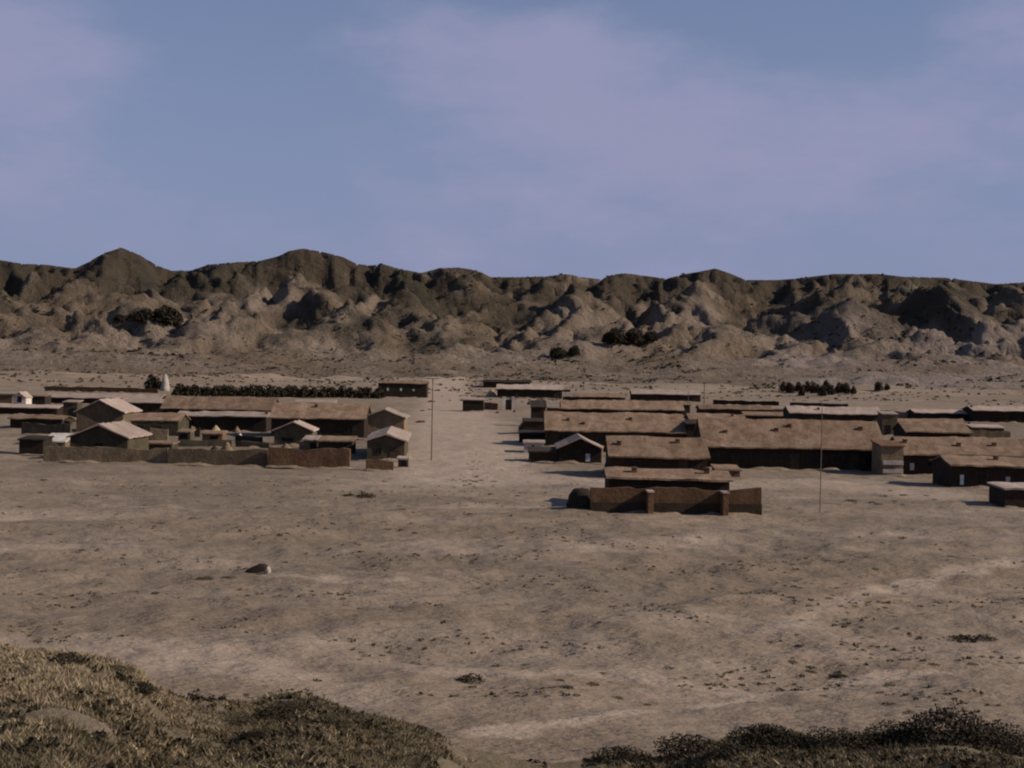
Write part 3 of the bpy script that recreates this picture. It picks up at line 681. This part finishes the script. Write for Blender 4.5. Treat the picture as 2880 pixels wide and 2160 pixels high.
# ------------------------------------------------------------------ plants
def leaves(n, rad, size, seed, hole=.35, flat=.0, upright=0.0, lump=.28):
    """n leaf faces through a dome-shaped volume, thicker in clumps, as arrays"""
    g = np.random.default_rng(seed)
    d = g.normal(size=(n, 3)); d /= np.linalg.norm(d, axis=1)[:, None]; d[:, 2] = np.abs(d[:, 2])
    k = 14; c = g.normal(size=(k, 3)); c /= np.linalg.norm(c, axis=1)[:, None]; c[:, 2] = np.abs(c[:, 2])
    amp = g.uniform(-1, 1, k); w = np.exp(-(1 - d @ c.T) * 9) @ amp
    rr = (hole + (1 - hole) * g.random(n) ** .5) * (1 + lump * w)
    p = d * rr[:, None] * np.array(rad)
    a = g.normal(size=(n, 3)); a[:, 2] += upright * np.sign(g.random(n) - .2) * 2; a /= np.linalg.norm(a, axis=1)[:, None]
    b = np.cross(a, g.normal(size=(n, 3))); b /= np.linalg.norm(b, axis=1)[:, None]
    s = size * g.uniform(.6, 1.4, (n, 1))
    V = np.stack([p - a * s, p + b * s * .45, p + a * s, p - b * s * .45], 1).reshape(-1, 3)
    return V, np.arange(4 * n).reshape(n, 4)
def twigs(n, rad, seed, r=.02):
    g = random.Random(seed); mb = MB()
    for i in range(n):
        a = g.uniform(0, 2 * math.pi); t = g.uniform(.35, .85); s = g.uniform(.4, .85)
        tip = (rad[0] * t * math.cos(a), rad[1] * t * math.sin(a), rad[2] * s)
        mid = (tip[0] * .45, tip[1] * .45, tip[2] * .6)
        mb.tube([(0, 0, -.1), mid, tip], [r, r * .7, r * .3], 4)
    return mb
def shrub_meshes(tagname, variants, n, size, mat, upright=0, rad=(1, 1, .75)):
    out = []
    for s in range(variants):
        V, f = leaves(n, rad, size, 100 + s * 7, .3, 0, upright)
        tw = twigs(6, rad, s, .02)
        out.append((mesh(tagname + ' foliage', V, f, M[mat]), mesh(tagname + ' stem', tw.v, tw.f, M['bark'])))
    return out
def plant(name, label, cat, group, ms, x, y, z, s, rz, sz=None):
    e = empty(name, (x, y, z), rz); e.scale = (s, s, sz or s); tag(e, label, cat, group)
    link('foliage', ms[0], e); link('stem', ms[1], e); return e
SH_S = shrub_meshes('small shrub', 5, 110, .17, 'leaf')
SH_D = shrub_meshes('dark shrub', 4, 260, .13, 'leafdark')
SH_B = shrub_meshes('big shrub', 4, 2600, .045, 'leafdark', .4)
SH_O = shrub_meshes('olive shrub', 3, 2200, .045, 'leaf', .5)

# foreground shrubs along the dune crest (photo x, y of the base, width px)
fg = [(690, 755, 70, 'B', 'dark domed shrub on the dune, broadest toward the picture middle bottom'), (625, 764, 60, 'B', 'small dark shrub at the inner end of the dune shrubs'),
      (770, 747, 75, 'B', 'dark shrub with a flat top between two others on the dune'), (735, 757, 55, 'O', 'brownish shrub half hidden among the dark dune shrubs'),
      (845, 747, 70, 'B', 'dark shrub left of the tallest black shrub on the dune'), (900, 742, 62, 'B', 'black shrub touching the tallest shrub on the dune'), (950, 738, 88, 'B', 'tallest jet black shrub on the dune crest'),
      (992, 742, 60, 'B', 'black shrub at the outer flank of the tallest dune shrub'), (1018, 750, 50, 'O', 'brownish shrub at the corner of the dune'),
      (66, 664, 44, 'B', 'dark shrub on the grassy dune shoulder crest'), (112, 672, 40, 'O', 'olive shrub beside the dark shoulder shrub'), (140, 690, 34, 'B', 'small dark shrub where the dune shoulder drops'),
      (288, 716, 52, 'B', 'dark round shrub on the middle of the dune edge'), (236, 722, 44, 'O', 'olive shrub left of the dark round one on the dune edge'), (330, 724, 46, 'O', 'brown shrub on the falling dune edge'), (262, 738, 38, 'B', 'small dark shrub below the olive one on the dune edge')]
for i, (a, b, w, kd, lab) in enumerate(fg):
    x, y, z = first_hit(a, min(b, 766)); s = w / 2 * math.hypot(x, y) / F
    plant('shrub', lab, 'shrub', 'shrubs on the near dune', (SH_B if kd == 'B' else SH_O)[i % 3], x, y, z - .05, s * 1.1, i * 1.3, s * rng.uniform(.66, .86))

# row of dark round trees, far left of the road
TREE = []
for s in range(4):
    V, f = leaves(420, (1, 1, 1.1), .2, 300 + s, .1); V[:, 2] += .12
    tr = MB().tube([(0, 0, -.2), (0, 0, .5), (.05, 0, 1.1)], [.12, .09, .04], 6)
    TREE.append((mesh('tree crown', V, f, M['leafdark']), mesh('tree trunk', tr.v, tr.f, M['bark'])))
BUSH = []
for s in range(3):
    V, f = leaves(1700, (1, 1, 1.1), .12, 700 + s, .1)
    tw = twigs(6, (1, 1, 1.1), 40 + s, .03); BUSH.append((mesh('bush foliage', V, f, M['leafdark']), mesh('bush stem', tw.v, tw.f, M['bark'])))
def tree(label, group, px, yb, wpx, hpx, i, name='tree', z=None, Y=None, cat='tree'):
    if z is None: x, Y_ = G(px, yb); zz = 0
    else: x, Y_, zz = z
    s = wpx / 2 * Y_ / F; h = hpx * Y_ / F / 1.45
    e = empty(name, (x, Y_, zz), i * 1.7); e.scale = (s, s, h); tag(e, label, cat, group)
    if name == 'bush': link('foliage', BUSH[i % 3][0], e); link('stem', BUSH[i % 3][1], e)
    else: link('crown', TREE[i % 4][0], e); link('trunk', TREE[i % 4][1], e)
for i in range(23):
    px = 178.5 + i * 9.05 + rng.uniform(-1, 1)
    tree('dark round tree in the evenly spaced row before the hills', 'row of dark round trees', px, 396.2 + .012 * (px - 180), rng.uniform(12.5, 14.5), rng.uniform(12.5, 14.5), i)
for i in range(15):
    px = 782 + i * 5 + rng.uniform(-1.5, 1.5); py = 393 + rng.uniform(-2, 4)
    tree('small thin dark tree in the loose row beyond the village', 'loose row of small trees', px, py, rng.uniform(6, 9), rng.uniform(9, 15), i, z=first_hit(px, py, 380))
tree('lone small tree beyond the loose row near the right', None, 878, 392, 8, 11, 1, z=first_hit(878, 392, 380)); tree('second lone tree, shorter, beside the lone small tree', None, 887, 391.5, 6, 7, 2, z=first_hit(887, 391.5, 380))
tree('low black bushy tree at the roadside before the narrow black shed', None, 526, 433, 16, 15, 3)
tree(*stack_shade_tree)
# groves on the hills
for i, (a, b, w, h, lab) in enumerate(((142, 322, 30, 18, 'black domed bush on the hillside, inner one of a pair'), (166, 323, 34, 20, 'black domed bush on the hillside, outer one of a pair'), (120, 322, 16, 8, 'small black bush beside the hillside pair'),
                                       (612, 346, 26, 20, 'dark green bush on the sandy slope, lower left of its cluster'), (632, 344, 24, 18, 'dark green bush on the sandy slope, in the middle of its cluster'), (650, 342, 16, 12, 'small green bush ending the sandy slope cluster'),
                                       (557, 358, 22, 15, 'black bush at the foot of the hills near the road line'), (574, 357, 13, 11, 'smaller black bush beside the black one at the foot of the hills'))):
    x, y, z = first_hit(a, b, 480); tree(lab, 'bushes on the hill slopes', a, b, w, h, i, 'bush', (x, y, z), cat='bush')

# small shrubs on the plain: the 240 or so largest are things, the rest one mass
spots = []
def ok(px, py):
    if 375 < py < 470 and not (905 / 2.16 < px < 1120 / 2.16): return False
    if 478 < py < 516 and 555 < px < 770: return False
    if 465 < py < 480 and (px < 420 or px > 600): return False
    if 470 < py < 512 and px > 940: return False
    return True
g2 = random.Random(21)
for _ in range(58): spots.append((g2.uniform(5, 560), g2.gauss(493, 11), g2.uniform(2.5, 6)))
for _ in range(22): spots.append((g2.gauss(900, 40), g2.gauss(502, 4), g2.uniform(3, 8)))
for _ in range(75): spots.append((g2.uniform(0, 1024), g2.uniform(510, 650), g2.uniform(3, 8)))
for _ in range(30): spots.append((g2.gauss(840, 70), g2.gauss(600, 26), g2.uniform(4, 8)))
for _ in range(45): spots.append((g2.uniform(430, 1010), g2.uniform(640, 715), g2.uniform(5, 13)))
for _ in range(10): spots.append((g2.gauss(470, 12), g2.gauss(483, 3), g2.uniform(3, 7)))
n_s = 0
for i, (a, b, w) in enumerate(spots):
    if not ok(a, b) or b < 476 and not 440 < a < 520 or not 0 < a < 1024: continue
    x, y, z = first_hit(a, b)
    if math.hypot(x, y) < 47: continue
    s = w / 2 * y / F * 1.25
    plant('shrub', 'small dry shrub tuft scattered over the sandy plain', 'shrub', 'small shrubs scattered over the plain', SH_S[i % 5], x, y, z - .03, s, i * 2.1, s * g2.uniform(.35, .65)); n_s += 1
print('plain shrubs', n_s)
for a, b, w, lab in ((431, 402, 9, 'dark shrub by the roadside next to the black hall'), (422.5, 411, 6, 'small dark shrub lower down the same roadside as the pole'), (429.5, 410, 5, 'tiny shrub behind the tall roadside pole'), (420, 422.6, 11, 'wide dark shrub between the pole and the dark gabled house'),
                     (454, 389.5, 5, 'tiny dark shrub far along the road'), (468, 394, 8, 'dark shrub above the black roadside hut'), (478, 397.5, 7, 'round shrub touching the roof of the black roadside hut'),
                     (545, 612, 9, 'dark shrub alone in the middle of the plain'), (566, 688, 17, 'dark flat shrub on the nearer plain under the village road'), (560, 681, 12, 'shrub just behind the dark flat one on the nearer plain'), (470, 680, 30, 'wide dry shrub with a dark tip on the nearer plain'),
                     (963, 642, 34, 'broad olive shrub patch near the right edge of the plain'), (985, 640, 22, 'olive shrub joined to the broad olive patch'), (840, 678, 18, 'dark shrub near the sand track on the nearer plain'), (365, 497, 22, 'low long dark shrub before the front yard wall nearest the road'), (349, 496.5, 14, 'low dark shrub left of the long one before the front yard walls')):
    x, y, z = first_hit(a, b); s = w / 2 * math.hypot(x, y) / F
    plant('shrub', lab, 'shrub', None, SH_D[int(a) % 4], x, y, z - .03, s, a, s * .5)

# masses: grass on the dune, low scrub over plain and hills
def blades(xs, ys, hts, wid, seed, per=5, lean=.5):
    g = np.random.default_rng(seed); n = len(xs); zz = hgt(xs, ys)
    X_ = np.repeat(xs, per) + g.normal(0, .5, n * per) * np.repeat(hts, per); Y_ = np.repeat(ys, per) + g.normal(0, .5, n * per) * np.repeat(hts, per)
    Z_ = np.repeat(zz, per); h = np.repeat(hts, per) * g.uniform(.6, 1.2, n * per); a = g.uniform(0, 2 * np.pi, n * per); w = wid * g.uniform(.6, 1.3, n * per) * np.repeat(hts, per)
    lx, ly = g.normal(0, lean, n * per) * h, g.normal(0, lean, n * per) * h
    c, s = np.cos(a), np.sin(a)
    V = np.stack([np.stack([X_ - c * w, Y_ - s * w, Z_ - .02], -1), np.stack([X_ + c * w, Y_ + s * w, Z_ - .02], -1), np.stack([X_ + lx, Y_ + ly, Z_ + h], -1)], 1).reshape(-1, 3)
    return V, np.arange(3 * n * per).reshape(-1, 3)
def clumps(xs, ys, size, n, leaf, seed, hgt_k=.7):
    g = np.random.default_rng(seed); m = len(xs); zz = hgt(xs, ys)
    d = g.normal(size=(m, n, 3)); d /= np.linalg.norm(d, axis=2)[..., None]; d[..., 2] = np.abs(d[..., 2]) * hgt_k
    p = d * (.35 + .65 * g.random((m, n, 1))) * size[:, None, None] + np.stack([xs, ys, zz], -1)[:, None, :]
    a = g.normal(size=(m, n, 3)); a /= np.linalg.norm(a, axis=2)[..., None]; b = np.cross(a, g.normal(size=(m, n, 3))); b /= np.linalg.norm(b, axis=2)[..., None]
    s = leaf * size[:, None, None] * g.uniform(.6, 1.3, (m, n, 1))
    V = np.stack([p - a * s, p + b * s * .7, p + a * s, p - b * s * .7], 2).reshape(-1, 3)
    return V, np.arange(4 * m * n).reshape(-1, 4)
gg = np.random.default_rng(5)
n = 170000
t = gg.uniform(-23, 23, n) * R(1); r_ = 12 + 20 * gg.random(n) ** .8; xs, ys = r_ * np.sin(t), r_ * np.cos(t)
dens = fbm(xs / 3.2, ys / 3.2, 3, 7) + .25 * (t < -.05)
keep = dens + .5 * fbm(xs / .7, ys / .7, 2, 77) - 1.3 * sst(-2.6, -.6, xs) * (1 - sst(1.0, 2.0, xs)) > -.42; xs, ys, dens = xs[keep], ys[keep], dens[keep]
old = gg.random(len(xs)) < np.clip(.05 + .80 * sst(-6.5, -4.0, xs) + .35 * fbm(xs / 1.5, ys / 1.5, 2, 19), .03, .95)
for nm, sel, mt in (('dry_grass', ~old, 'drygrass'), ('brown_grass', old, 'oldgrass')):
    V, f = blades(xs[sel], ys[sel], gg.uniform(.022, .068, int(sel.sum())) * (1 + .7 * (gg.random(int(sel.sum())) > .95)), .22, 3, 4, .95)
    o = link(nm, mesh(nm, V, f, M[mt])); tag(o, 'dry grass covering the near dune' if nm == 'dry_grass' else 'older brown grass between the shrubs on the near dune', 'grass', None, 'stuff')
n = 7000
t = gg.uniform(-23, 23, n) * R(1); r_ = 13 + 18 * gg.random(n); xs, ys = r_ * np.sin(t), r_ * np.cos(t)
keep = fbm(xs / 2.0, ys / 2.0, 3, 37) + .45 * sst(-6.5, -4.5, xs) - .8 * sst(-2.6, -.8, xs) * (1 - sst(1, 2, xs)) > .16; xs, ys = xs[keep], ys[keep]
V, f = clumps(xs, ys, gg.uniform(.04, .12, len(xs)), 14, .35, 8, .8)
tag(link('dwarf_scrub', mesh('dwarf_scrub', V, f, M['leafdark'])), 'tiny dark scrub dotted through the grass of the near dune', 'scrub', None, 'stuff')
n = 9000
t = gg.uniform(-24, 24, n) * R(1); r_ = 48 * (175 / 48.) ** gg.random(n); xs, ys = r_ * np.sin(t), r_ * np.cos(t)
keep = (fbm(xs / 9, ys / 5, 3, 29) > .22) & ~((r_ > 100) & (xs > 8) & (r_ < 165)) & ~((r_ > 138) & (xs < -5)); xs, ys = xs[keep], ys[keep]
V, f = clumps(xs, ys, gg.uniform(.05, .17, len(xs)), 9, .42, 4, .5)
tag(link('sparse_scrub', mesh('sparse_scrub', V, f, M['oldgrass'])), 'sparse low scrub dotted over the sandy plain', 'scrub', None, 'stuff')
n = 14000
t = gg.uniform(-26, 26, n) * R(1); r_ = gg.uniform(540, 900, n); xs, ys = r_ * np.sin(t), r_ * np.cos(t)
slope = (hgt(xs + 3, ys) - hgt(xs - 3, ys)) / 6
keep = fbm(xs / 42, ys / 34, 3, 31) + .0016 * (r_ - 720) + 1.3 * slope > .26; xs, ys = xs[keep], ys[keep]
V, f = clumps(xs, ys, gg.uniform(.4, 1.3, len(xs)), 8, .5, 6, .7)
tag(link('hill_scrub', mesh('hill_scrub', V, f, M['leafdark'])), 'dark scrub growing over the eroded hills', 'scrub', None, 'stuff')

n = 9000
t = gg.uniform(-25, 25, n) * R(1); r_ = gg.uniform(490, 690, n); xs, ys = r_ * np.sin(t), r_ * np.cos(t)
keep = fbm((xs - .5 * ys) / 26, ys / 11, 4, 57) - .25 * sst(0, 150, xs) > .16; xs, ys = xs[keep], ys[keep]
V, f = clumps(xs, ys, gg.uniform(.3, 1.0, len(xs)), 8, .5, 19, .6)
tag(link('slope_scrub', mesh('slope_scrub', V, f, M['leaf'])), 'olive brown scrub in streaks on the sandy slopes under the hills', 'scrub', None, 'stuff')
n = 3500
t = gg.uniform(-24, 24, n) * R(1); r_ = gg.uniform(395, 560, n); xs, ys = r_ * np.sin(t), r_ * np.cos(t)
keep = (fbm(xs / 22, ys / 16, 3, 47) > .18) & ((r_ > 470) | (np.abs(t) < .06)); xs, ys = xs[keep], ys[keep]
V, f = clumps(xs, ys, gg.uniform(.25, .8, len(xs)), 8, .5, 9, .6)
tag(link('foothill_scrub', mesh('foothill_scrub', V, f, M['leaf'])), 'brown scrub on the flat sand below the hills', 'scrub', None, 'stuff')

# ------------------------------------------------------------------ dark boulder on the plain, with a pale stone added as its sunlit edge
x, y, z = first_hit(258, 574); k = 9.5 * y / F
g = random.Random(9); rs = []
for t, rx, ry, ox in ((-.15, .72, .4, -.1), (.10, .66, .38, -.05), (.26, .46, .30, .08), (.38, .30, .22, .16), (.45, .12, .1, .18)):
    rs.append([(ox + rx * math.cos(2 * math.pi * j / 12) * g.uniform(.85, 1.12), ry * math.sin(2 * math.pi * j / 12) * g.uniform(.85, 1.1), t + g.uniform(-.03, .03)) for j in range(12)])
o = MB().rings(rs).build('boulder', M['wall']); o.location = (x, y + .3, z); tag(o, 'low dark boulder lying alone on the open plain, with a long shadow', 'boulder')
x, y, z = first_hit(268, 574.5); g = random.Random(3); rs = []
for t, rx in ((-.1, .15), (.12, .16), (.25, .11), (.33, .05)):
    rs.append([(rx * math.cos(2 * math.pi * j / 9) * g.uniform(.8, 1.1), rx * math.sin(2 * math.pi * j / 9) * g.uniform(.8, 1.1), t + g.uniform(-.03, .03)) for j in range(9)])
o = MB().rings(rs).build('stone', M['white']); o.location = (x, y, z); tag(o, 'pale stone added as the sunlit edge of the low dark boulder', 'stone')  # stone put in for the sunlit edge of the boulder
x, y, z = first_hit(212, 579)
for j, (a, b, w) in enumerate(((205, 580, 22), (228, 578.5, 18))):
    x, y, z = first_hit(a, b); plant('shrub', ('flat yellow olive patch of shrub before the low dark boulder', 'small olive shrub between the flat patch and the low dark boulder')[j], 'shrub', None, SH_O[j], x, y, z - .03, w / 2 * y / F, j, w * .16 * y / F)
